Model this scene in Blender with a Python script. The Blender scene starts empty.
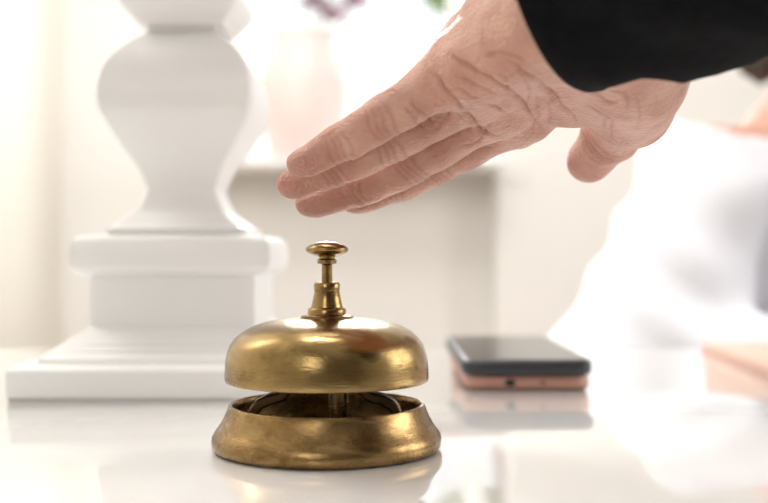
import bpy, bmesh, math, random
import numpy as np
from mathutils import Vector, Matrix
random.seed(4); np.random.seed(4)
scene=bpy.context.scene
TZ=0.75; CH=0.078; CZ=TZ+CH; F=1067.0
def J(px,py,d): return np.array([(px-384)*d/F, d, CZ+(251.5-py)*d/F])
def link(o,parent=None):
    scene.collection.objects.link(o)
    if parent is not None: o.parent=parent
    return o
def empty(name,loc,label,cat):
    o=bpy.data.objects.new(name,None); o.empty_display_size=0.02; o.location=loc
    o["label"]=label; o["category"]=cat; link(o); return o
def mesh_obj(name,verts,faces,mat,parent=None,smooth=True,sharp=None,loc=None):
    me=bpy.data.meshes.new(name); me.from_pydata([tuple(v) for v in verts],[],[tuple(f) for f in faces]); me.update()
    if smooth: me.shade_smooth()
    if sharp: me.set_sharp_from_angle(angle=math.radians(sharp))
    if mat: me.materials.append(mat)
    o=bpy.data.objects.new(name,me); link(o)
    if parent is not None:
        o.parent=parent
        if loc is None: o.location=-parent.location  # verts in world
        else: o.location=loc
    elif loc is not None: o.location=loc
    return o
# ---------------- materials
def new_mat(name):
    m=bpy.data.materials.new(name); m.use_nodes=True
    nt=m.node_tree; return m,nt,nt.nodes["Principled BSDF"]
def simple(name,col,rough=0.5,metal=0.0,coat=0.0,noise=None,bump=None,bscale=50,var=0.06,spec=.5):
    m,nt,b=new_mat(name)
    b.inputs["Roughness"].default_value=rough; b.inputs["Metallic"].default_value=metal
    b.inputs["Coat Weight"].default_value=coat; b.inputs["Specular IOR Level"].default_value=spec
    tc=nt.nodes.new("ShaderNodeTexCoord"); n=nt.nodes.new("ShaderNodeTexNoise"); n.inputs["Scale"].default_value=noise or 8
    n.inputs["Detail"].default_value=4
    nt.links.new(tc.outputs["Object"],n.inputs["Vector"])
    r=nt.nodes.new("ShaderNodeValToRGB"); r.color_ramp.elements[0].position=.3; r.color_ramp.elements[1].position=.7
    r.color_ramp.elements[0].color=[c*(1-var) for c in col]+[1]; r.color_ramp.elements[1].color=[min(1,c*(1+var)) for c in col]+[1]
    nt.links.new(n.outputs["Fac"],r.inputs[0]); nt.links.new(r.outputs[0],b.inputs["Base Color"])
    if bump:
        n2=nt.nodes.new("ShaderNodeTexNoise"); n2.inputs["Scale"].default_value=bscale; n2.inputs["Detail"].default_value=5
        nt.links.new(tc.outputs["Object"],n2.inputs["Vector"])
        bp=nt.nodes.new("ShaderNodeBump"); bp.inputs["Strength"].default_value=bump; bp.inputs["Distance"].default_value=.002
        nt.links.new(n2.outputs["Fac"],bp.inputs["Height"]); nt.links.new(bp.outputs[0],b.inputs["Normal"])
    return m
def brass(name,c_dark,c_mid,c_hi,r0,r1,scale=45):
    m,nt,b=new_mat(name); b.inputs["Metallic"].default_value=1
    tc=nt.nodes.new("ShaderNodeTexCoord")
    mp0=nt.nodes.new("ShaderNodeMapping"); mp0.inputs["Scale"].default_value=(1,1,2.0)
    nt.links.new(tc.outputs["Object"],mp0.inputs["Vector"])
    n=nt.nodes.new("ShaderNodeTexNoise"); n.inputs["Scale"].default_value=scale; n.inputs["Detail"].default_value=10; n.inputs["Roughness"].default_value=.7
    n.inputs["Distortion"].default_value=.5
    nt.links.new(mp0.outputs[0],n.inputs["Vector"])
    r=nt.nodes.new("ShaderNodeValToRGB"); e=r.color_ramp.elements
    e[0].position=.31; e[0].color=(*c_dark,1); e[1].position=.68; e[1].color=(*c_hi,1)
    k=r.color_ramp.elements.new(.46); k.color=(*c_mid,1)
    nt.links.new(n.outputs["Fac"],r.inputs[0]); nt.links.new(r.outputs[0],b.inputs["Base Color"])
    mr=nt.nodes.new("ShaderNodeMapRange"); mr.inputs[3].default_value=r1; mr.inputs[4].default_value=r0
    mr.inputs[1].default_value=.3; mr.inputs[2].default_value=.7
    nt.links.new(n.outputs["Fac"],mr.inputs[0]); nt.links.new(mr.outputs[0],b.inputs["Roughness"])
    mp=nt.nodes.new("ShaderNodeMapping"); mp.inputs["Scale"].default_value=(1,1,6)
    nt.links.new(tc.outputs["Object"],mp.inputs["Vector"])
    n2=nt.nodes.new("ShaderNodeTexNoise"); n2.inputs["Scale"].default_value=230; n2.inputs["Detail"].default_value=5
    nt.links.new(mp.outputs[0],n2.inputs["Vector"])
    bp=nt.nodes.new("ShaderNodeBump"); bp.inputs["Strength"].default_value=.15; bp.inputs["Distance"].default_value=.0006
    nt.links.new(n2.outputs["Fac"],bp.inputs["Height"]); nt.links.new(bp.outputs[0],b.inputs["Normal"])
    return m
M_dome=brass("brass_dome",(.14,.088,.034),(.29,.195,.078),(.40,.28,.125),.17,.31,36)
M_base=brass("brass_base",(.10,.06,.025),(.25,.155,.063),(.38,.26,.115),.2,.36,60)
M_dark=brass("dark_brass",(.05,.03,.015),(.10,.062,.027),(.17,.105,.045),.3,.45,60)
M_plunger=brass("brass_plunger",(.11,.067,.028),(.27,.17,.068),(.39,.265,.115),.14,.27,90)
M_white=simple("white_painted_wood",(.86,.855,.85),.36,bump=.12,bscale=90,var=.015)
M_table=simple("white_lacquer",(.83,.818,.805),.06,coat=.6,var=.01)
M_tablebody=simple("white_panel",(.8,.79,.77),.4,var=.02)
M_wall=simple("wall_paint",(.87,.855,.83),.8,bump=.1,bscale=40,var=.02,noise=2)
M_wall2=simple("wall_paint_cream",(.88,.845,.77),.8,bump=.1,bscale=40,var=.02,noise=2)
M_wallb=simple("wall_paint_taupe",(.28,.25,.22),.85,bump=.1,bscale=40,var=.03,noise=2)
M_ceil=simple("ceiling_paint",(.82,.81,.8),.9,var=.01)
M_floor=simple("floor_oak",(.42,.30,.20),.4,var=.2,noise=5)
M_frame=simple("window_frame_paint",(.86,.855,.85),.4,var=.01)
M_black=simple("black_wool",(.004,.004,.005),.95,noise=200,var=.4,bump=.4,bscale=900,spec=.15)
M_shirt=simple("white_cotton",(.75,.75,.80),.85,bump=.3,bscale=60,var=.02)
M_hair=simple("dark_hair",(.05,.03,.02),.5,noise=80,var=.4,bump=.5,bscale=200)
M_screen=simple("phone_glass",(.010,.012,.015),.10,var=.1,spec=.5)
M_case=simple("dark_phone_edge",(.05,.053,.06),.35,metal=.3,var=.1,spec=.3)
M_rose=simple("rose_gold_phone",(.56,.31,.24),.45,metal=.2,var=.04)
M_hole=simple("port_black",(.02,.02,.02),.4)
M_note=simple("pink_card",(.68,.42,.34),.7,var=.05)
M_paper=simple("paper_pages",(.78,.62,.54),.8,var=.03)
M_vase=simple("pale_pink_ceramic",(.84,.70,.67),.4,var=.08)
M_flower=simple("magenta_petal",(.32,.10,.19),.6,noise=30,var=.3)
M_leaf=simple("leaf_green",(.40,.52,.20),.6,noise=20,var=.4)
M_grass=simple("grass",(.45,.50,.3),.9,noise=3,var=.3)
M_nail=simple("nail",(.72,.47,.39),.35,var=.04)
M_trouser=simple("dark_trousers",(.05,.055,.08),.85)
M_bark=simple("bark",(.35,.2,.1),.8,var=.2)
M_eye=simple("eye",(.1,.07,.05),.2)
def skin_mat(name,base,deep,hi):
    m,nt,b=new_mat(name)
    tc=nt.nodes.new("ShaderNodeTexCoord")
    n=nt.nodes.new("ShaderNodeTexNoise"); n.inputs["Scale"].default_value=75; n.inputs["Detail"].default_value=7
    nt.links.new(tc.outputs["Object"],n.inputs["Vector"])
    r=nt.nodes.new("ShaderNodeValToRGB"); e=r.color_ramp.elements
    e[0].position=.3;e[0].color=(*base,1); e[1].position=.7; e[1].color=(*hi,1)
    nt.links.new(n.outputs["Fac"],r.inputs[0])
    at=nt.nodes.new("ShaderNodeAttribute"); at.attribute_name="redness"
    mx=nt.nodes.new("ShaderNodeMix"); mx.data_type='RGBA'
    nt.links.new(at.outputs["Fac"],mx.inputs[0]); nt.links.new(r.outputs[0],mx.inputs[6]); mx.inputs[7].default_value=(*deep,1)
    nt.links.new(mx.outputs[2],b.inputs["Base Color"])
    b.inputs["Roughness"].default_value=.36
    b.inputs["Subsurface Weight"].default_value=.03; b.inputs["Subsurface Radius"].default_value=(.008,.003,.0015); b.inputs["Subsurface Scale"].default_value=.3
    v=nt.nodes.new("ShaderNodeTexVoronoi"); v.inputs["Scale"].default_value=650
    w=nt.nodes.new("ShaderNodeTexNoise"); w.inputs["Scale"].default_value=140; w.inputs["Detail"].default_value=7
    mp=nt.nodes.new("ShaderNodeMapping"); mp.inputs["Rotation"].default_value=(0,.6,.3); mp.inputs["Scale"].default_value=(1,1,3.2)
    nt.links.new(tc.outputs["Object"],mp.inputs["Vector"])
    q=nt.nodes.new("ShaderNodeTexNoise"); q.inputs["Scale"].default_value=170; q.inputs["Detail"].default_value=4; q.inputs["Distortion"].default_value=1.2
    nt.links.new(mp.outputs[0],q.inputs["Vector"])
    nt.links.new(tc.outputs["Object"],v.inputs["Vector"]); nt.links.new(tc.outputs["Object"],w.inputs["Vector"])
    ad=nt.nodes.new("ShaderNodeMath"); ad.operation='ADD'; ad2=nt.nodes.new("ShaderNodeMath"); ad2.operation='ADD'
    ml=nt.nodes.new("ShaderNodeMath"); ml.operation='MULTIPLY'; ml.inputs[1].default_value=.5
    nt.links.new(v.outputs["Distance"],ml.inputs[0])
    nt.links.new(ml.outputs[0],ad.inputs[0]); nt.links.new(w.outputs["Fac"],ad.inputs[1])
    nt.links.new(ad.outputs[0],ad2.inputs[0]); nt.links.new(q.outputs["Fac"],ad2.inputs[1])
    bp=nt.nodes.new("ShaderNodeBump"); bp.inputs["Strength"].default_value=.8; bp.inputs["Distance"].default_value=.0010
    nt.links.new(ad2.outputs[0],bp.inputs["Height"]); nt.links.new(bp.outputs[0],b.inputs["Normal"])
    return m
M_skin=skin_mat("skin",(.54,.265,.195),(.30,.065,.04),(.69,.40,.31))
# ---------------- SDF surface nets
def caps(p,a,b,ra,rb):
    a=np.asarray(a,float); b=np.asarray(b,float); ab=b-a; L=max(ab@ab,1e-12)
    t=np.clip(((p-a)@ab)/L,0,1)
    q=p-a-t[:,None]*ab
    return np.sqrt((q*q).sum(1))-(ra+t*(rb-ra))
def smin(x,y,k):
    h=np.clip(k-np.abs(x-y),0,None)/k
    return np.minimum(x,y)-h*h*k*.25
def nets(fn,lo,hi,h,relax=3):
    lo=np.array(lo,float); hi=np.array(hi,float)
    n=np.ceil((hi-lo)/h).astype(int)+1
    xs=[lo[i]+h*np.arange(n[i]) for i in range(3)]
    Fv=np.empty(n)
    for i in range(n[0]):
        Y,Z=np.meshgrid(xs[1],xs[2],indexing='ij')
        P=np.stack([np.full(Y.size,xs[0][i]),Y.ravel(),Z.ravel()],1)
        Fv[i]=fn(P).reshape(n[1],n[2])
    ins=Fv<0
    c=sum(ins[a:n[0]-1+a,b:n[1]-1+b,d:n[2]-1+d].astype(int) for a in(0,1) for b in(0,1) for d in(0,1))
    act=(c>0)&(c<8)
    idx=-np.ones(act.shape,int); I=np.argwhere(act); idx[act]=np.arange(len(I))
    V=lo+(I+.5)*h
    faces=[]
    def quads(s0,s1,cells):
        for flip,m in ((False,s0&~s1),(True,~s0&s1)):
            E=np.argwhere(m)
            if len(E)==0: continue
            q=[]
            ok=np.ones(len(E),bool); cc=[]
            for off in cells:
                C=E+np.array(off); ok&=(C>=0).all(1)&(C<np.array(act.shape)).all(1); cc.append(C)
            for C in cc: q.append(idx[C[ok,0],C[ok,1],C[ok,2]])
            Q=np.stack(q,1)
            if flip: Q=Q[:,::-1]
            faces.append(Q)
    quads(ins[:-1],ins[1:],[(0,-1,-1),(0,0,-1),(0,0,0),(0,-1,0)])
    quads(ins[:,:-1],ins[:,1:],[(-1,0,-1),(-1,0,0),(0,0,0),(0,0,-1)])
    quads(ins[:,:,:-1],ins[:,:,1:],[(-1,-1,0),(0,-1,0),(0,0,0),(-1,0,0)])
    Q=np.concatenate(faces); Q=Q[(Q>=0).all(1)]
    Ed=np.concatenate([Q[:,[0,1]],Q[:,[1,2]],Q[:,[2,3]],Q[:,[3,0]]])
    lab=np.arange(len(V))
    for _ in range(400):
        old=lab.copy()
        m=np.minimum(lab[Ed[:,0]],lab[Ed[:,1]]); np.minimum.at(lab,Ed[:,0],m); np.minimum.at(lab,Ed[:,1],m)
        lab=lab[lab]
        if (lab==old).all(): break
    u,cn=np.unique(lab,return_counts=True); keep=lab==u[cn.argmax()]
    remap=-np.ones(len(V),int); remap[keep]=np.arange(keep.sum()); Q=remap[Q[keep[Q[:,0]]]]; V=V[keep]
    Ed=np.concatenate([Q[:,[0,1]],Q[:,[1,2]],Q[:,[2,3]],Q[:,[3,0]]])
    def grad(P):
        e=h*.3; g=np.empty_like(P)
        for k in range(3):
            d=np.zeros(3); d[k]=e; g[:,k]=fn(P+d)-fn(P-d)
        return g/np.maximum(np.linalg.norm(g,axis=1,keepdims=True),1e-9)
    def proj(P,it=2):
        for _ in range(it):
            f=np.clip(fn(P),-h,h); P=P-f[:,None]*grad(P)
        return P
    V=proj(V)
    for _ in range(relax):
        S=np.zeros_like(V); N=np.zeros(len(V))
        np.add.at(S,Ed[:,0],V[Ed[:,1]]); np.add.at(S,Ed[:,1],V[Ed[:,0]])
        np.add.at(N,Ed[:,0],1); np.add.at(N,Ed[:,1],1)
        V=proj(V*.4+.6*S/np.maximum(N,1)[:,None],1)
    return V,Q,grad(V)
# ---------------- camera
cam=bpy.data.cameras.new("camera"); co=bpy.data.objects.new("camera",cam); scene.collection.objects.link(co)
co.location=(0,0,CZ); co.rotation_euler=(math.pi/2,0,0); cam.lens=50; cam.sensor_width=36
cam.clip_start=.01; cam.dof.use_dof=True; cam.dof.focus_distance=.405; cam.dof.aperture_fstop=6.2; cam.dof.aperture_blades=9
scene.camera=co
# ---------------- room
def box(name,lo,hi,mat,parent=None,bevel=0,kind=None,segs=3):
    bm=bmesh.new(); bmesh.ops.create_cube(bm,size=1)
    c=[(lo[i]+hi[i])/2 for i in range(3)]; s=[hi[i]-lo[i] for i in range(3)]
    for v in bm.verts: v.co=Vector([v.co[i]*s[i] for i in range(3)])
    if bevel: bmesh.ops.bevel(bm,geom=bm.edges[:],offset=bevel,segments=segs,profile=.5,affect='EDGES')
    me=bpy.data.meshes.new(name); bm.to_mesh(me); bm.free(); me.materials.append(mat)
    if bevel: me.shade_smooth(); me.set_sharp_from_angle(angle=math.radians(35))
    o=bpy.data.objects.new(name,me); link(o); o.location=c
    if parent is not None: o.parent=parent; o.location=Vector(c)-parent.location
    if kind: o["kind"]=kind
    return o
XL,XR,YN,YF,ZC=-.78,2.2,-2.2,2.6,2.6
WX0,WX1,WZ0,WZ1=-.40,.55,1.035,2.1
box("floor",(XL-.1,YN-.1,-.05),(XR+.1,YF+.12,0),M_floor,kind="structure")
box("ceiling",(XL-.1,YN-.1,ZC),(XR+.1,YF+.12,ZC+.05),M_ceil,kind="structure")
box("wall_left",(XL-.1,YN-.1,0),(XL,YF,ZC),M_wall2,kind="structure")
box("wall_right",(XR,YN-.1,0),(XR+.1,YF,ZC),M_wall,kind="structure")
box("wall_back",(XL,YN-.1,0),(XR,YN,ZC),M_wallb,kind="structure")
def wall_with_hole():
    x0,x1,z0,z1=XL-.1,XR+.1,0,ZC; a,b,c,d=WX0,WX1,WZ0,WZ1
    V=[];Fc=[]
    for y in (YF,YF+.12):
        V+=[(x0,y,z0),(x1,y,z0),(x1,y,z1),(x0,y,z1),(a,y,c),(b,y,c),(b,y,d),(a,y,d)]
    f=[(0,1,5,4),(1,2,6,5),(2,3,7,6),(3,0,4,7)]
    for q in f: Fc.append(q); Fc.append(tuple(i+8 for i in q[::-1]))
    for i,j in ((4,5),(5,6),(6,7),(7,4)): Fc.append((i,j,j+8,i+8))
    for i,j in ((0,1),(1,2),(2,3),(3,0)): Fc.append((j,i,i+8,j+8))
    o=mesh_obj("wall_far",V,Fc,M_wall,smooth=False); o["kind"]="structure"
wall_with_hole()
win=empty("window_1",(WX0,YF+.06,WZ0),"white framed window looking out on bright daylight","window"); win["kind"]="structure"
for (l,h_) in (((WX0,YF+.04,WZ0),(WX0+.05,YF+.08,WZ1)),((WX1-.05,YF+.04,WZ0),(WX1,YF+.08,WZ1)),((WX0+.05,YF+.04,WZ0),(WX1-.05,YF+.08,WZ0+.05)),((WX0+.05,YF+.04,WZ1-.05),(WX1-.05,YF+.08,WZ1)),((.16,YF+.04,WZ0+.05),(.21,YF+.08,WZ1-.05))):
    box("window_frame",l,h_,M_frame,parent=win,bevel=.004)
s=box("trim_1",(WX0-.06,YF-.24,WZ0-.02),(.262,YF+.03,WZ0),M_frame,bevel=.006,kind="structure")
box("wall_corner",(.262,2.50,0),(XR,2.59,ZC),M_wall,kind="structure")
box("baseboard_far",(XL,YF-.015,0),(.25,YF,.09),M_frame,kind="structure")
g=box("ground",(-6,YF+.3,-.3),(6,14,-.2),M_grass,kind="structure")
tree=empty("tree",(.75,7,-.2),"leafy green garden tree outside the window","tree")
def lathe_mesh(prof,seg=64):
    V=[];Fc=[];n=len(prof)
    for r,z in prof:
        for i in range(seg):
            a=2*math.pi*i/seg; V.append((r*math.cos(a),r*math.sin(a),z))
    for j in range(n-1):
        for i in range(seg):
            k=(i+1)%seg; Fc.append((j*seg+i,j*seg+k,(j+1)*seg+k,(j+1)*seg+i))
    return V,Fc
def lathe(name,prof,mat,parent,seg=96,sharp=40,loc=(0,0,0)):
    V,Fc=lathe_mesh(prof,seg)
    o=mesh_obj(name,V,Fc,mat,parent=parent,smooth=True,loc=loc)
    bm=bmesh.new(); bm.from_mesh(o.data); bmesh.ops.remove_doubles(bm,verts=bm.verts,dist=1e-6)
    bmesh.ops.recalc_face_normals(bm,faces=bm.faces); bm.to_mesh(o.data); bm.free()
    o.data.set_sharp_from_angle(angle=math.radians(sharp)); return o
lathe("trunk",[(0,0),(.18,0),(.12,1.2),(.1,2.8),(0,2.9)],M_bark,tree,seg=16)
def leaf_blob(name,centers,n,size,mat,parent,kind=None):
    V=[];Fc=[]
    for (c,r) in centers:
        for _ in range(n):
            d=Vector((random.gauss(0,1),random.gauss(0,1),random.gauss(0,1))).normalized()*r*random.uniform(.5,1)
            p=Vector(c)+d; u=Vector((random.gauss(0,1),random.gauss(0,1),random.gauss(0,1))).normalized(); w=u.orthogonal().normalized()
            i=len(V); V+=[p-u*size,p-w*size*.4,p+u*size,p+w*size*.4]; Fc.append((i,i+1,i+2,i+3))
    o=mesh_obj(name,V,Fc,mat,parent=parent,loc=(0,0,0),smooth=False)
    if kind:o["kind"]=kind
    return o
leaf_blob("foliage",[((0,0,3.3),.75),((-.2,.2,3.0),.4),((.6,0,3.0),.5)],900,.07,M_leaf,tree,"stuff")
# ---------------- desk
desk=empty("reception_desk",(0,.3,0),"glossy white lacquered reception desk","desk")
box("desk_top",(-.775,-.10,TZ-.03),(1.4,.86,TZ),M_table,parent=desk,bevel=.003)
box("side_panel",(-.77,.0,0),(-.74,.80,TZ-.03),M_tablebody,parent=desk,bevel=.002)
box("side_panel",(1.36,.0,0),(1.39,.80,TZ-.03),M_tablebody,parent=desk,bevel=.002)
box("front_panel",(-.74,.02,.05),(1.36,.045,TZ-.03),M_tablebody,parent=desk,bevel=.002)
# ---------------- bell
bell=empty("service_bell",(-.0226,.423,TZ),"antique brass desk call bell with a domed top and press button","bell")
mm=.001
def pm(l): return [(r*mm,z*mm) for r,z in l]
lathe("bell_base",pm([(0,.2),(43.2,.2),(44.5,.8),(45.2,2.0),(45.4,3.8),(45.1,5.6),(44.3,7.0),(43.2,8.4),(42.0,10.2),(40.8,12.4),(39.8,14.6),(39.3,16.0),(39.0,17.1),(38.4,17.9),(37.5,18),(37.1,17.4),(37.2,15),(37.4,9),(36.6,5.5),(35,4),(0,3.6)]),M_base,bell,128)
dome=[(39.7,26.9),(40.1,27.3),(40.3,28.6),(40.2,31),(40.0,34.5),(39.4,38),(38.2,41.3),(36.2,44),(33.4,46.4),(29.8,48.3),(25,49.9),(19,51),(12,51.7),(4,52)]
inner=[(4,50.6),(12,50.3),(19,49.6),(25,48.4),(29.3,46.9),(33,44.8),(36,42),(38,38.5),(38.6,34),(38.8,29),(38.9,27.3)]
lathe("bell_dome",pm(dome+inner+[(39.7,26.9)]),M_dome,bell,160,sharp=60)
lathe("plunger_collar",pm([(2,51.5),(10.4,51.8),(10.4,52.6),(9.2,53.1),(7.6,53.3),(7.6,55),(7.1,55.6),(6.3,56),(5.6,59),(5.0,62),(5.1,62.8),(5.2,65),(4.6,65.8),(2,66)]),M_plunger,bell,64)
lathe("plunger_rod",pm([(0,52),(2.1,52),(2.1,72.6),(2.6,73),(3.8,73.2),(3.9,74.6),(3.2,75.2),(3.2,76.2),(0,76.2)]),M_plunger,bell,48)
lathe("press_button",pm([(0,75.8),(4,76),(6.6,77),(8.2,78),(8.5,78.8),(8.3,79.5),(7,80.5),(4.5,81.6),(2,82.1),(0,82.2)]),M_plunger,bell,64,sharp=60)
lathe("center_post",pm([(0,3.4),(7,3.4),(7,5.5),(3.8,6.2),(3.8,49.5),(0,49.5)]),M_base,bell,48,loc=(.005,-.010,0))
def strip(name,pts,w,t,mat,parent):
    V=[];Fc=[]
    for i,p in enumerate(pts):
        p=Vector(p); q=Vector(pts[min(i+1,len(pts)-1)])-Vector(pts[max(i-1,0)]); q.normalize()
        y=Vector((0,1,0)); nrm=q.cross(y).normalized()
        for s1,s2 in ((-1,-1),(1,-1),(1,1),(-1,1)): V.append(p+y*w/2*s1+nrm*t/2*s2)
    for i in range(len(pts)-1):
        for k in range(4): Fc.append((i*4+k,i*4+(k+1)%4,i*4+4+(k+1)%4,i*4+4+k))
    Fc.append((3,2,1,0)); n=len(pts)*4-4; Fc.append((n,n+1,n+2,n+3))
    o=mesh_obj(name,V,Fc,mat,parent=parent,loc=(0,0,0),sharp=50)
    return o
for sgn in (-1,1):
    ctrl=[(10,40),(11,33),(13,27),(17,22.5),(22,21.0),(26.5,18.0),(28.0,12),(28.0,4)]
    pts=[]
    for i in range(len(ctrl)-1):
        p0=ctrl[max(i-1,0)];p1=ctrl[i];p2=ctrl[i+1];p3=ctrl[min(i+2,len(ctrl)-1)]
        for j in range(5):
            t=j/5; x,z=(.5*((2*b)+(-a+c)*t+(2*a-5*b+4*c-d)*t*t+(-a+3*b-3*c+d)*t**3) for a,b,c,d in zip(p0,p1,p2,p3))
            pts.append((x,z))
    pts=[(sgn*x*mm,-12*mm,z*mm) for x,z in pts]
    o=strip("striker_arm",pts,9*mm,4.0*mm,M_dark,bell)
    bv=o.modifiers.new("bevel",'BEVEL'); bv.width=.0008; bv.segments=2; bv.limit_method='ANGLE'; bv.angle_limit=.8
# ---------------- candlestick
CX,CD=-.118,.641
cs=empty("candlestick",(CX,CD,TZ),"large white painted wooden baluster candlestick with a stepped square base","candlestick")
def conv(L,y):
    k=(384-L)/F; w=(k*CD+CX)/(1+k); z=(251.5-y)/F*(CD-w)+CH
    return (w,z)
def catmull(P,n=6):
    out=[]
    for i in range(len(P)-1):
        p0=P[max(i-1,0)];p1=P[i];p2=P[i+1];p3=P[min(i+2,len(P)-1)]
        for j in range(n):
            t=j/n
            out.append(tuple(.5*((2*b)+(-a+c)*t+(2*a-5*b+4*c-d)*t*t+(-a+3*b-3*c+d)*t**3) for a,b,c,d in zip(p0,p1,p2,p3)))
    out.append(P[-1]); return out
def sqlathe(name,prof,mat,parent,cr=.004,K=4,frac=None):
    V=[];Fc=[]
    for w,z in prof:
        c=min(cr,w*.4) if frac is None else w*frac
        for q in range(4):
            a0=q*math.pi/2
            cx=(w-c)*(1 if q in(0,3) else -1); cy=(w-c)*(1 if q in(0,1) else -1)
            for k in range(K+1):
                a=a0+k*math.pi/2/K; V.append((cx+c*math.cos(a),cy+c*math.sin(a),z))
    m=4*(K+1)
    for j in range(len(prof)-1):
        for i in range(m):
            k=(i+1)%m; Fc.append((j*m+i,j*m+k,(j+1)*m+k,(j+1)*m+i))
    Fc.append(tuple(range(m))[::-1]); n=(len(prof)-1)*m; Fc.append(tuple(n+i for i in range(m)))
    return mesh_obj(name,V,Fc,mat,parent=parent,loc=(0,0,0),sharp=24)
slab_w=conv(5,395)[0]
topslab=conv(8,368)
base=[(slab_w-.001,.0),(slab_w,.001),(slab_w,topslab[1]-.002),(slab_w-.0008,topslab[1]-.0006),(slab_w-.002,topslab[1])]
a0=(slab_w-.012,topslab[1]+.0005); b0=(conv(80,336)[0]+.004,conv(80,336)[1]-.001)
base.append(a0)
for t in (.0,.33,.36,.64,.67,1.0):
    zz=a0[1]+.003+(b0[1]-a0[1]-.003)*t; ww=a0[0]-.001+(b0[0]-a0[0]+.001)*t
    base.append((ww,zz))
    if t in (.33,.64): base.append((ww-.003,zz+.0002))
base+=[(conv(86,330)[0],conv(86,330)[1]),(conv(90,328)[0],conv(90,326)[1])]
sqlathe("stepped_base",base,M_white,cs,.0006,K=2)
bx=conv(90,300)[0]
plz=base[-1][1]
sqlathe("plinth",[(bx,plz),(bx,conv(90,276)[1]),(bx+.003,conv(84,275)[1]),conv(74,272),conv(69,266),conv(67.5,258),conv(68,248),conv(72,240),conv(78,236),conv(104,234)],M_white,cs,.0006,K=2)
lowp=[conv(104,233.5),conv(104,228)]
low2=[conv(109,227),conv(120,221),conv(134,212),conv(141,202),conv(145.5,192),conv(146,187)]
mid=[conv(146,187),conv(137,168),conv(120,146),conv(103,121),conv(95,107)]
upp=[conv(93,98),conv(93,85),conv(98,68),conv(110,53),conv(127,41),conv(143,33),conv(148,31)]
neck=[conv(146,30),conv(146,25)]
sh2=[conv(137,24),conv(133,18),conv(124,9),conv(117,0),conv(113,-10)]
prof=lowp+catmull(low2,4)[:-1]+catmull(mid,3)+[conv(93,98)]+catmull(upp[1:],4)+neck+catmull(sh2,4)
zt=prof[-1][1]; wt=prof[-1][0]
prof+=[(wt-.002,zt+.008),(wt-.014,zt+.012),(wt-.018,zt+.03),(wt-.020,zt+.08),(wt-.014,zt+.10)]
sqlathe("baluster_shaft",prof,M_white,cs,K=1,frac=.05)
z2=zt+.10
sqlathe("drip_dish",[(wt-.014,z2),(wt+.01,z2+.012),(wt+.022,z2+.018),(wt+.022,z2+.024),(wt+.016,z2+.024),(wt+.008,z2+.017)],M_white,cs,.004)
# ---------------- phones
def phone(name,x0,x1,y0,y1,z0,z1,mat,label,screen=True):
    p=empty(name,((x0+x1)/2,(y0+y1)/2,z0),label,"phone")
    w,l,t=(x1-x0)/2,(y1-y0)/2,z1-z0; R=.010; V=[];Fc=[]
    lay=[(-.0022,0),(-.0006,.0007),(0,.0022),(0,t-.0022),(-.0006,t-.0007),(-.0018,t)]
    for ins,z in lay:
        for q in range(4):
            cx=(w-R)*(1 if q in(0,3) else -1); cy=(l-R)*(1 if q in(0,1) else -1)
            for k in range(9):
                a=q*math.pi/2+k*math.pi/16; V.append((cx+(R+ins)*math.cos(a),cy+(R+ins)*math.sin(a),z))
    m=36
    for j in range(len(lay)-1):
        for i in range(m): Fc.append((j*m+i,j*m+(i+1)%m,(j+1)*m+(i+1)%m,(j+1)*m+i))
    Fc.append(tuple(range(m))[::-1]); Fc.append(tuple((len(lay)-1)*m+i for i in range(m)))
    mesh_obj("phone_body",V,Fc,mat,parent=p,loc=(0,0,0),sharp=50)
    if screen:
        V=[];
        for z in (t-.0002,t+.0004):
            for q in range(4):
                cx=(w-R)*(1 if q in(0,3) else -1); cy=(l-R)*(1 if q in(0,1) else -1)
                for k in range(9):
                    a=q*math.pi/2+k*math.pi/16; V.append((cx+(R-.003)*math.cos(a),cy+(R-.003)*math.sin(a),z))
        Fc=[tuple(range(36))[::-1],tuple(range(36,72))]+[(i,(i+1)%36,36+(i+1)%36,36+i) for i in range(36)]
        mesh_obj("phone_screen",V,Fc,M_screen,parent=p,loc=(0,0,0),sharp=40)
    return p,w,l,t
PX=.0035
pp,w,l,t=phone("smartphone",.0425+PX,.1135+PX,.600,.752,TZ,TZ+.0082,M_rose,"rose gold smartphone lying under a dark phone",screen=False)
def hole(name,x,z,rx,rz):
    V=[];Fc=[]
    for y in (-l-.0004,-l+.001):
        for i in range(20):
            a=2*math.pi*i/20; V.append((x+rx*math.cos(a),y,z+rz*math.sin(a)))
    Fc=[tuple(range(20)),tuple(range(20,40))[::-1]]+[((i+1)%20,i,20+i,20+(i+1)%20) for i in range(20)]
    mesh_obj(name,V,Fc,M_hole,parent=pp,loc=(0,0,0),sharp=40)
hole("charging_port",-.0105,.0042,.0030,.0021)
hole("speaker_hole",.008,.0042,.0012,.001)
phone("smartphone",.0405+PX,.1145+PX,.597,.772,TZ+.0083,TZ+.0168,M_case,"dark grey smartphone stacked on a rose gold phone")
# ---------------- notebook
nb=empty("notebook",(.348,.72,TZ),"closed pale pink card-covered notebook on the desk","notebook"); nb.rotation_euler=(0,0,math.radians(-4))
for nm,lo,hi,mt in (("back_cover",(-.105,-.118,0),(.105,.118,.001),M_note),("pages",(-.103,-.116,.001),(.102,.116,.005),M_paper),("front_cover",(-.105,-.118,.005),(.105,.118,.006),M_note)):
    o=box(nm,lo,hi,mt,bevel=.0004,segs=2); o.parent=nb
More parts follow.
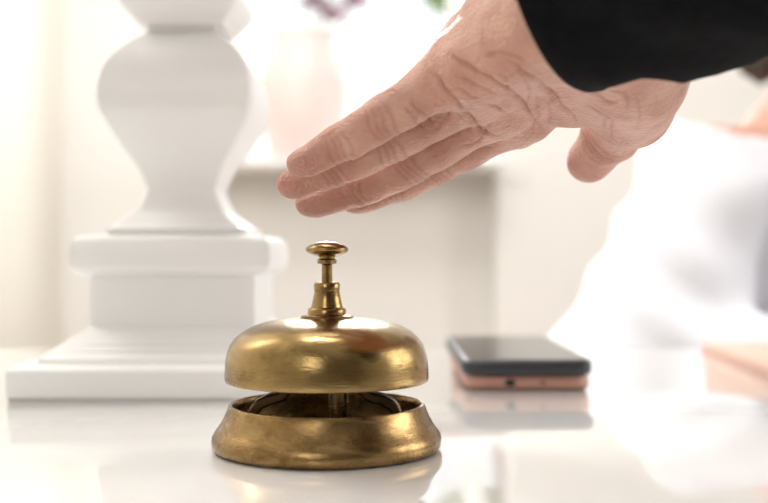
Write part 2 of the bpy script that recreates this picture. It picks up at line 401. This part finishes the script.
# ---------------- vase of flowers on the sill
vs=empty("flower_vase",(-.185,YF-.125,WZ0),"pale pink ceramic vase holding magenta flowers on the window sill","vase")
lathe("vase_body",[(0,0),(.06,0),(.08,.02),(.10,.09),(.108,.16),(.098,.22),(.07,.27),(.075,.30),(.069,.30),(.064,.27),(.09,.22),(.10,.16),(.06,.02),(0,.01)],M_vase,vs,48)
def petals(name,c,R,parent):
    V=[];Fc=[]
    for i in range(26):
        a=i*2.4; tilt=.2+1.2*(i/26); s=R*(.45+.55*i/26)
        d=Vector((math.cos(a)*math.sin(tilt),math.sin(a)*math.sin(tilt),math.cos(tilt))); side=d.cross(Vector((0,0,1))).normalized()
        j=len(V); c0=Vector(c); V+=[c0,c0+d*s*.6+side*s*.35,c0+d*s,c0+d*s*.6-side*s*.35]; Fc.append((j,j+1,j+2,j+3))
    return mesh_obj(name,V,Fc,M_flower,parent=parent,loc=(0,0,0),smooth=False)
for i,(x,y,z) in enumerate(((.07,-.02,.325),(.12,.0,.36),(.03,-.03,.35),(.0,-.04,.46),(.08,.02,.43),(-.07,0,.44))):
    petals("flower_head",(x,y,z),.055,vs)
    st=[]
    for k in range(7):
        t=k/6; st.append((x*t,y*t,.2+(z-.2)*t))
    strip("flower_stem",st,.004,.004,M_leaf,vs)
# ---------------- HAND
W_u=J(584,-10,.340); W_r=J(634,40,.372)
mcp=[J(444,78,.383),J(462,97,.401),J(485,113,.420),J(508,121,.438)]
fing=[
 ([mcp[0],J(382,118,.386),J(341,142,.391),J(300,163,.395)],[.0090,.0073,.0064,.0049]),
 ([mcp[1],J(388,142,.405),J(336,167,.413),J(290,184,.418)],[.0098,.0079,.0067,.0052]),
 ([mcp[2],J(410,163,.425),J(358,188,.434),J(309,203,.439)],[.0100,.0081,.0069,.0054]),
 ([mcp[3],J(438,162,.443),J(394,185,.451),J(352,200,.455)],[.0100,.0081,.0069,.0054]),
]
thumb=([J(642,72,.385),J(632,104,.420),J(611,134,.444),J(590,160,.458)],[.0148,.0126,.0110,.0096])
wr=[W_u+(W_r-W_u)*t for t in (.0,.33,.66,1)]
arm=np.array([.78,-.48,.19]); arm/=np.linalg.norm(arm)
c0s=J(556,-30,.350)
def hand_sdf(p):
    palm=None
    for i in range(4):
        d=caps(p,mcp[i],wr[i],.0104,.0160)
        palm=d if palm is None else smin(palm,d,.007)
    for i in range(4):
        c=mcp[i]+(wr[i]-mcp[i])*.10+np.array([0,-.002,-.005]); palm=smin(palm,caps(p,c,c+(wr[i]-mcp[i])*.08,.0085,.0085),.0055)
    palm=smin(palm,caps(p,J(474,66,.380),J(570,16,.342),.0110,.0160),.010)     # hypothenar
    palm=smin(palm,caps(p,J(630,72,.374),J(590,94,.408),.0142,.0120),.010)  # thenar
    palm=smin(palm,caps(p,J(641,80,.385),J(632,110,.415),.0142,.0132),.008)
    palm=smin(palm,caps(p,J(464,46,.395),J(530,-20,.365),.0105,.015),.012)
    palm=smin(palm,caps(p,(W_u+W_r)/2,c0s+arm*.08,.022,.022),.012)
    th=None
    P,R=thumb
    for i in range(3):
        d=caps(p,P[i],P[i+1],R[i],R[i+1]); th=d if th is None else smin(th,d,.004)
    out=smin(palm,th,.011)
    res=out
    for P,R in fing:
        f=None
        for i in range(3):
            d=caps(p,P[i],P[i+1],R[i],R[i+1]); f=d if f is None else smin(f,d,.003)
        for i,(s,r) in enumerate(((.45,.75),(.5,.78),(.6,.86))):
            c=P[i]+(P[i+1]-P[i])*s+np.array([0,-.001,-.0018]); f=smin(f,caps(p,c-(P[i+1]-P[i])*.2,c+(P[i+1]-P[i])*.2,R[i+1]*.96,R[i+1]*.96),.003)
        res=smin(res,smin(out,f,.005),.0003)
    return res
allp=np.array([q for P,_ in fing for q in P]+thumb[0]+[W_u,W_r,c0s+arm*.08])
V,Q,N=nets(hand_sdf,allp.min(0)-.03,allp.max(0)+.03,.0010)
def poly_dist(P2,pl):
    d=np.full(len(P2),1e9); s=np.zeros(len(P2)); n=len(pl)-1
    for i in range(n):
        a=np.array(pl[i],float);b=np.array(pl[i+1],float);ab=b-a
        t=np.clip(((P2-a)@ab)/(ab@ab),0,1); q=P2-a-t[:,None]*ab; dd=np.sqrt((q*q).sum(1))
        m=dd<d; d[m]=dd[m]; s[m]=(i+t[m])/n
    return d,s
red=np.zeros(len(V)); disp=np.zeros(len(V))
for fi,(P,R) in enumerate(fing+[thumb]):
    for i in (1,2):
        ax=P[i+1]-P[i-1]; ax=ax/np.linalg.norm(ax)
        rel=V-P[i]; s=rel@ax; rad=np.linalg.norm(rel-s[:,None]*ax,axis=1)
        near=np.exp(-(np.clip(rad-R[i]*1.35,0,None)/.0015)**2)
        side=.35+.65*np.clip(-N[:,2]*.8+.4,0,1)
        disp+=.0004*np.exp(-(s/.006)**2)*near
        for off,dp in ((-.0008,.0007),(.0014,.0004),(.0040,.0002),(-.0038,.0002)):
            g=np.exp(-((s-off+.0009*np.sin(rel[:,2]*500+fi*2+i))/.0006)**2)*near*side
            disp-=g*dp; red+=g*.34
    red+=.45*np.exp(-(np.linalg.norm(V-P[3],axis=1)/.012)**2)
px=384+V[:,0]*F/V[:,1]; py=251.5-(V[:,2]-CZ)*F/V[:,1]; P2=np.stack([px,py],1)
jit=np.stack([1.6*np.sin(py*.11+px*.05)+.8*np.sin(py*.31),1.6*np.sin(px*.10+1)+.8*np.sin(px*.27+py*.1)],1); P2=P2+jit
vd=V-np.array([0,0,CZ]); facing=np.clip(-(N*vd).sum(1)/np.linalg.norm(vd,axis=1),0,1); facing=(facing>.05)*1.0
cre=[([(424,66),(440,84),(458,104),(478,124),(500,140)],.0010,1.5),
 ([(440,52),(470,66),(500,84),(528,108),(545,132)],.0010,1.5),
 ([(505,60),(535,78),(560,100),(575,124)],.0010,1.6),
 ([(560,66),(580,82),(600,96),(618,104)],.0006,1.4),
 ([(404,104),(416,116),(424,130)],.0006,1.2),([(410,98),(424,112),(434,128)],.0006,1.2),
 ([(430,132),(442,124),(452,108)],.0006,1.2),([(462,148),(480,138),(492,122)],.0006,1.2),
 ([(455,78),(475,82),(500,98)],.0005,1.1),([(470,100),(490,104),(510,118)],.0005,1.1),
 ([(520,70),(528,88),(526,106)],.0005,1.1),([(548,84),(552,104),(548,124)],.0005,1.1),
 ([(480,56),(500,54),(530,62)],.0005,1.1),([(600,110),(612,122),(612,140)],.0005,1.2),([(632,96),(640,112),(640,134)],.0004,1.2),
 ([(448,92),(462,90),(482,100)],.0004,1.1),([(496,96),(516,98),(534,112)],.0004,1.1),([(535,92),(540,112),(530,130)],.0004,1.1),
 ([(560,40),(575,56),(580,74)],.0004,1.2),([(610,88),(624,96),(628,112)],.0004,1.1),([(500,72),(508,84),(506,100)],.0004,1.1),([(585,104),(600,112),(606,128)],.0004,1.1)]
for c,dp,wd in cre:
    d,s=poly_dist(P2,catmull(c,5)); tp=np.clip(np.sin(np.pi*np.clip(s,0.02,.98))*1.6,0,1)
    g=np.exp(-(d/wd)**2)*facing*tp; disp-=g*dp; red+=g*.34
    disp+=np.exp(-((d-wd*3)/(wd*1.8))**2)*facing*tp*dp*.28
disp+=.0003*np.sin(V[:,0]*320+V[:,2]*260)*np.sin(V[:,1]*300+V[:,2]*210)
red+=.15*(np.sin(V[:,0]*210+1)*np.sin(V[:,2]*240+V[:,1]*120)*.5+.5)
V2=V+N*disp[:,None]
person1=empty("person",tuple((W_u+W_r)/2),"person in a black jacket reaching a hand over a bell","person")
ho=mesh_obj("hand",V2,Q,M_skin,parent=person1)
at=ho.data.attributes.new("redness",'FLOAT','POINT'); at.data.foreach_set("value",np.clip(red,0,1).astype(np.float32))
def nail(P,R,parent,updir):
    ax=P[3]-P[2]; ax=ax/np.linalg.norm(ax); up=updir-ax*(updir@ax); up/=np.linalg.norm(up); sd=np.cross(ax,up)
    nu,nv=9,9; pts=[]
    for i in range(nu):
        for j in range(nv):
            u=-1+2*i/(nu-1); v=-1+2*j/(nv-1)
            a=u*math.sqrt(1-.4*v*v)*.72; ph=.02+v*.40
            dr=(sd*math.sin(a)+up*math.cos(a)); pts.append(P[3]+ax*(math.sin(ph)*R[3]*1.2-.001)+dr*R[3]*math.cos(ph)*1.02)
    pts=np.array(pts)
    for _ in range(5):
        g=np.empty_like(pts); f=hand_sdf(pts)
        for k in range(3):
            d=np.zeros(3); d[k]=.0003; g[:,k]=hand_sdf(pts+d)-hand_sdf(pts-d)
        g/=np.linalg.norm(g,axis=1,keepdims=True); pts=pts-(f-.0002)[:,None]*g
    low=pts-g*.0016
    allv=np.concatenate([pts,low]); n=nu*nv; Fc=[]
    for i in range(nu-1):
        for j in range(nv-1):
            q=(i*nv+j,i*nv+j+1,(i+1)*nv+j+1,(i+1)*nv+j); Fc.append(q); Fc.append(tuple(x+n for x in q[::-1]))
    rim=[i*nv for i in range(nu)]+[(nu-1)*nv+j for j in range(1,nv)]+[i*nv+nv-1 for i in range(nu-2,-1,-1)]+[j for j in range(nv-2,0,-1)]
    for a_,b_ in zip(rim,rim[1:]+rim[:1]): Fc.append((a_,b_,b_+n,a_+n))
    o=mesh_obj("fingernail",allv,Fc,M_nail,parent=parent)
    bm=bmesh.new(); bm.from_mesh(o.data); bmesh.ops.recalc_face_normals(bm,faces=bm.faces); bm.to_mesh(o.data); bm.free()
across=mcp[3]-mcp[0]
for P,R in fing:
    u=P[3]-P[2]; dor=np.cross(u,across); dor*=np.sign(dor[2]); nail(P,R,person1,dor/np.linalg.norm(dor)+np.array([0,.6,0]))
nail(thumb[0],thumb[1],person1,np.array([.5,1.,-.1]))
def sleeve():
    c0=c0s; seg=96
    a=arm; e1=np.array([0,0,1.])-a*a[2]; e1/=np.linalg.norm(e1); e2=np.cross(a,e1)
    def ring(s,r):
        out=[]
        for i in range(seg):
            t=2*math.pi*i/seg
            fold=.0024*math.sin(3*t+s*60)+.0020*math.sin(5*t-s*110+1)+.0012*math.sin(s*230+2*t)
            fold*=min(1,max(0.15,s/.02)) if s<.055 or r>.037 else 0
            sag=.0045*max(0,-math.cos(t))*math.exp(-((s-.035)/.03)**2)
            out.append(c0+a*(s)+e1*(math.cos(t)*(r+fold)-sag)+e2*math.sin(t)*(r+fold)*1.08)
        return out
    V=[];prof=[(.06,.0345),(.01,.0370),(.001,.0378),(-.0008,.0388),(-.0006,.0398),(.001,.0408),(.004,.0411),(.008,.0408),(.012,.0409),(.02,.0412),(.03,.0415),(.04,.0417),(.05,.042),(.065,.0425),(.08,.043),(.10,.044),(.12,.045),(.16,.047),(.2,.050),(.25,.053),(.3,.055)]
    for s,r in prof: V+=ring(s,r)
    Fc=[]
    for j in range(len(prof)-1):
        for i in range(seg): Fc.append((j*seg+i,j*seg+(i+1)%seg,(j+1)*seg+(i+1)%seg,(j+1)*seg+i))
    n=(len(prof)-1)*seg; Fc.append(tuple(n+i for i in range(seg)))
    o=mesh_obj("jacket_sleeve",V,[f[::-1] for f in Fc],M_black,parent=person1); o["label"]="black wool jacket sleeve"
sleeve()
# ---------------- seated person in white
A=np.array
cx,cy=.545,1.25
pel=A([cx+.02,cy+.06,.56]); chest=A([cx,cy,.84]); nb_=A([cx-.02,cy-.005,.965]); hd=A([cx-.04,cy-.04,1.16])
shR=A([.368,1.205,.915]); shL=A([.71,1.24,.925]); elR=A([.268,1.12,.69]); elL=A([.79,1.16,.69]); wrR=A([.46,1.01,.68]); wrL=A([.64,1.01,.68])
def arms(p,k1,k2,k3,wrist=True):
    d=None
    for s,e,w in ((shR,elR,wrR),(shL,elL,wrL)):
        q=smin(caps(p,s,e,k1,k2),caps(p,e,w if wrist else e+(w-e)*.8,k2,k3),.03)
        d=q if d is None else np.minimum(d,q)
    return d
def torso(p,g):
    d=smin(caps(p,pel+A([-.07,0,0]),pel+A([.07,0,0]),.11+g,.11+g),caps(p,chest+A([-.06,0,-.06]),chest+A([.06,0,-.06]),.10+g,.10+g),.12)
    d=smin(d,caps(p,chest+A([-.07,0,.02]),chest+A([.07,0,.02]),.085+g,.085+g),.08)
    d=smin(d,caps(p,shR,shL,.048+g,.048+g),.06)
    d=smin(d,caps(p,nb_+A([-.06,0,-.01]),nb_+A([.06,0,-.01]),.048+g,.048+g),.05)
    return d
def body_sdf(p):
    d=torso(p,-.003)
    d=smin(d,arms(p,.046,.037,.026),.04)
    d=smin(d,caps(p,nb_,A([cx-.035,cy-.02,1.085]),.060,.050),.06)
    d=smin(d,caps(p,hd+A([0,.025,.045]),hd+A([0,-.005,.03]),.083,.078),.03)
    d=smin(d,caps(p,hd+A([0,-.025,0]),hd+A([0,-.045,-.055]),.058,.036),.04)
    d=smin(d,caps(p,hd+A([0,-.085,.035]),hd+A([0,-.105,-.003]),.008,.013),.012)
    d=smin(d,caps(p,hd+A([-.018,-.086,-.032]),hd+A([.018,-.086,-.032]),.0055,.0055),.008)
    for s in (-1,1):
        d=smin(d,caps(p,hd+A([s*.080,.015,.035]),hd+A([s*.076,.012,-.005]),.014,.010),.01)
        d=np.maximum(d,-(np.linalg.norm(p-(hd+A([s*.031,-.098,.034])),axis=1)-.018))
    for s,w in ((1,wrR),(-1,wrL)):
        pc=w+A([s*.018,-.045,-.012]); h=caps(p,w,pc,.024,.022); h=smin(h,caps(p,pc+A([-.02,0,0]),pc+A([.02,0,0]),.012,.012),.02)
        f=None
        for i in range(4):
            b=pc+A([-.027+.018*i,-.008,0]); m=b+A([-.002+.002*i,-.030-.004*(1.5-abs(i-1.5)),-.005]); t_=m+A([0,-.016,-.016-.004*(1.5-abs(i-1.5))])
            q=np.minimum(caps(p,b,m,.009,.008),caps(p,m,t_,.008,.007)); f=q if f is None else np.minimum(f,q)
        h=smin(h,f,.006)
        h=smin(h,caps(p,w+A([s*.02,-.02,-.006]),w+A([s*.05,-.055,-.010]),.011,.0085),.008)
        d=smin(d,h,.02)
    for s in (-1,1):
        hip=pel+A([s*.09,-.02,-.01]); kn=hip+A([s*.03,-.34,.0]); an=kn+A([0,.06,-.44])
        q=smin(caps(p,hip,kn,.075,.055),caps(p,kn,an,.054,.036),.04)
        q=smin(q,caps(p,an+A([0,0,-.03]),an+A([0,-.06,-.06]),.035,.028),.03)
        d=smin(d,q,.05)
    return d
person2=empty("person",(cx,cy,0),"seated person in a loose white wide-necked shirt behind the desk","person")
V,Q,N=nets(body_sdf,(.12,.80,-.02),(.96,1.50,1.38),.0085,2)
bo=mesh_obj("body",V,Q,M_skin,parent=person2)
def shirt_sdf(p):
    d=torso(p,.010)
    a=arms(p,.074,.092,.070,False)
    d=smin(d,a,.022)
    q=p[:,0]*.75+p[:,2]*-.42+.03*np.sin(p[:,2]*13+p[:,1]*9)
    w_=np.sin(p[:,0]*17+p[:,2]*9+.6)
    fold=.0075*np.sin(q*40+w_*1.3)*(.5+.5*np.sin(p[:,2]*17+p[:,0]*8+1))+.004*np.sin((p[:,0]*.5+p[:,2]*.9)*60+w_*2)
    d=d+fold
    cut=np.minimum(caps(p,A([cx-.145,cy-.06,1.065]),A([cx+.10,cy-.06,1.065]),.116,.116),caps(p,A([cx-.06,cy-.12,1.02]),A([cx,cy-.16,.88]),.100,.03))
    d=np.maximum(d,-cut)
    return np.maximum(d,.50-p[:,2])
V,Q,N=nets(shirt_sdf,(.10,.90,.47),(.98,1.48,1.08),.0075,1)
so=mesh_obj("shirt",V,Q,M_shirt,parent=person2); so["label"]="loose white cotton shirt"
def trouser_sdf(p):
    d=None
    for s in (-1,1):
        hip=pel+A([s*.09,-.02,-.01]); kn=hip+A([s*.03,-.34,0]); an=kn+A([0,.06,-.42])
        q=smin(caps(p,hip,kn,.087,.066),caps(p,kn,an,.066,.052),.04); d=q if d is None else smin(d,q,.02)
    d=smin(d,caps(p,pel+A([-.07,0,-.01]),pel+A([.07,0,-.01]),.115,.115),.05)
    return np.maximum(d,-(p[:,2]-.06)*1.0)
V,Q,N=nets(trouser_sdf,(.25,.80,.03),(.9,1.48,.72),.012,1)
mesh_obj("trousers",V,Q,M_trouser,parent=person2)
def hair_sdf(p):
    d=caps(p,hd+A([0,.03,.055]),hd+A([0,.0,.045]),.096,.09)
    d=smin(d,caps(p,hd+A([-.075,.04,.0]),hd+A([-.065,.03,-.11]),.036,.026),.04)
    d=smin(d,caps(p,hd+A([.075,.04,.0]),hd+A([.065,.03,-.11]),.036,.026),.04)
    d=smin(d,caps(p,hd+A([0,.07,.0]),hd+A([0,.075,-.1]),.05,.035),.04)
    d=d+.002*np.sin(p[:,0]*300+p[:,2]*60)
    face=caps(p,hd+A([0,-.12,.03]),hd+A([0,-.12,-.08]),.088,.1)
    return np.maximum(d,-face)
V,Q,N=nets(hair_sdf,hd-.17,hd+.17,.006,1)
mesh_obj("hair",V,Q,M_hair,parent=person2)
for s in (-1,1):
    bm=bmesh.new(); bmesh.ops.create_uvsphere(bm,u_segments=20,v_segments=12,radius=.0125); me=bpy.data.meshes.new("eye"); bm.to_mesh(me); bm.free(); me.shade_smooth(); me.materials.append(M_eye)
    o=bpy.data.objects.new("eye",me); link(o,person2); o.location=Vector(hd+A([s*.031,-.070,.034]))-person2.location
# ---------------- lights
def area(name,loc,target,sx,sy,power,col=(1,1,1)):
    L=bpy.data.lights.new(name,'AREA'); L.shape='RECTANGLE'; L.size=sx; L.size_y=sy; L.energy=power; L.color=col
    o=bpy.data.objects.new(name,L); scene.collection.objects.link(o); o.location=loc
    o.rotation_euler=(Vector(target)-Vector(loc)).to_track_quat('-Z','Y').to_euler(); return o
area("overhead_fill",(-.1,.8,2.5),(-.1,.7,0),.5,.5,15,(1,.99,.97))  # added fill from above for upper-edge highlights, not a ceiling fixture
area("far_wall_fill",(-.1,1.4,2.45),(-.1,2.6,.9),.8,.4,6,(1,.985,.96))  # extra fill added to brighten the far wall, no lamp hangs there
area("sill_panel_fill",(-.68,.75,1.5),(.05,2.6,.8),.3,.5,8,(1,.98,.95))  # unseen fill added to lift the wall panel under the sill
area("side_fill",(2.0,.7,1.5),(-.1,.6,.85),1.2,1.0,18,(1,.99,.97))  # added soft fill from the right; that wall has no window
area("front_light",(-.55,-1.4,1.7),(0,.5,.85),.7,.8,8,(1,.985,.96))
area("window_light",(.05,YF+.35,1.95),(0,.5,.8),.9,.5,34,(1,1,1))
w=bpy.data.worlds.new("world"); scene.world=w; w.use_nodes=True
nt=w.node_tree; bg=nt.nodes["Background"]; sky=nt.nodes.new("ShaderNodeTexSky"); sky.sky_type='HOSEK_WILKIE'; sky.turbidity=6; sky.sun_direction=(.3,-.6,.7)
mx=nt.nodes.new("ShaderNodeMix"); mx.data_type='RGBA'; mx.inputs[0].default_value=.75; mx.inputs[7].default_value=(1,1,1,1)
nt.links.new(sky.outputs[0],mx.inputs[6]); nt.links.new(mx.outputs[2],bg.inputs[0]); bg.inputs[1].default_value=1.75
scene.view_settings.view_transform='Standard'; scene.view_settings.exposure=0
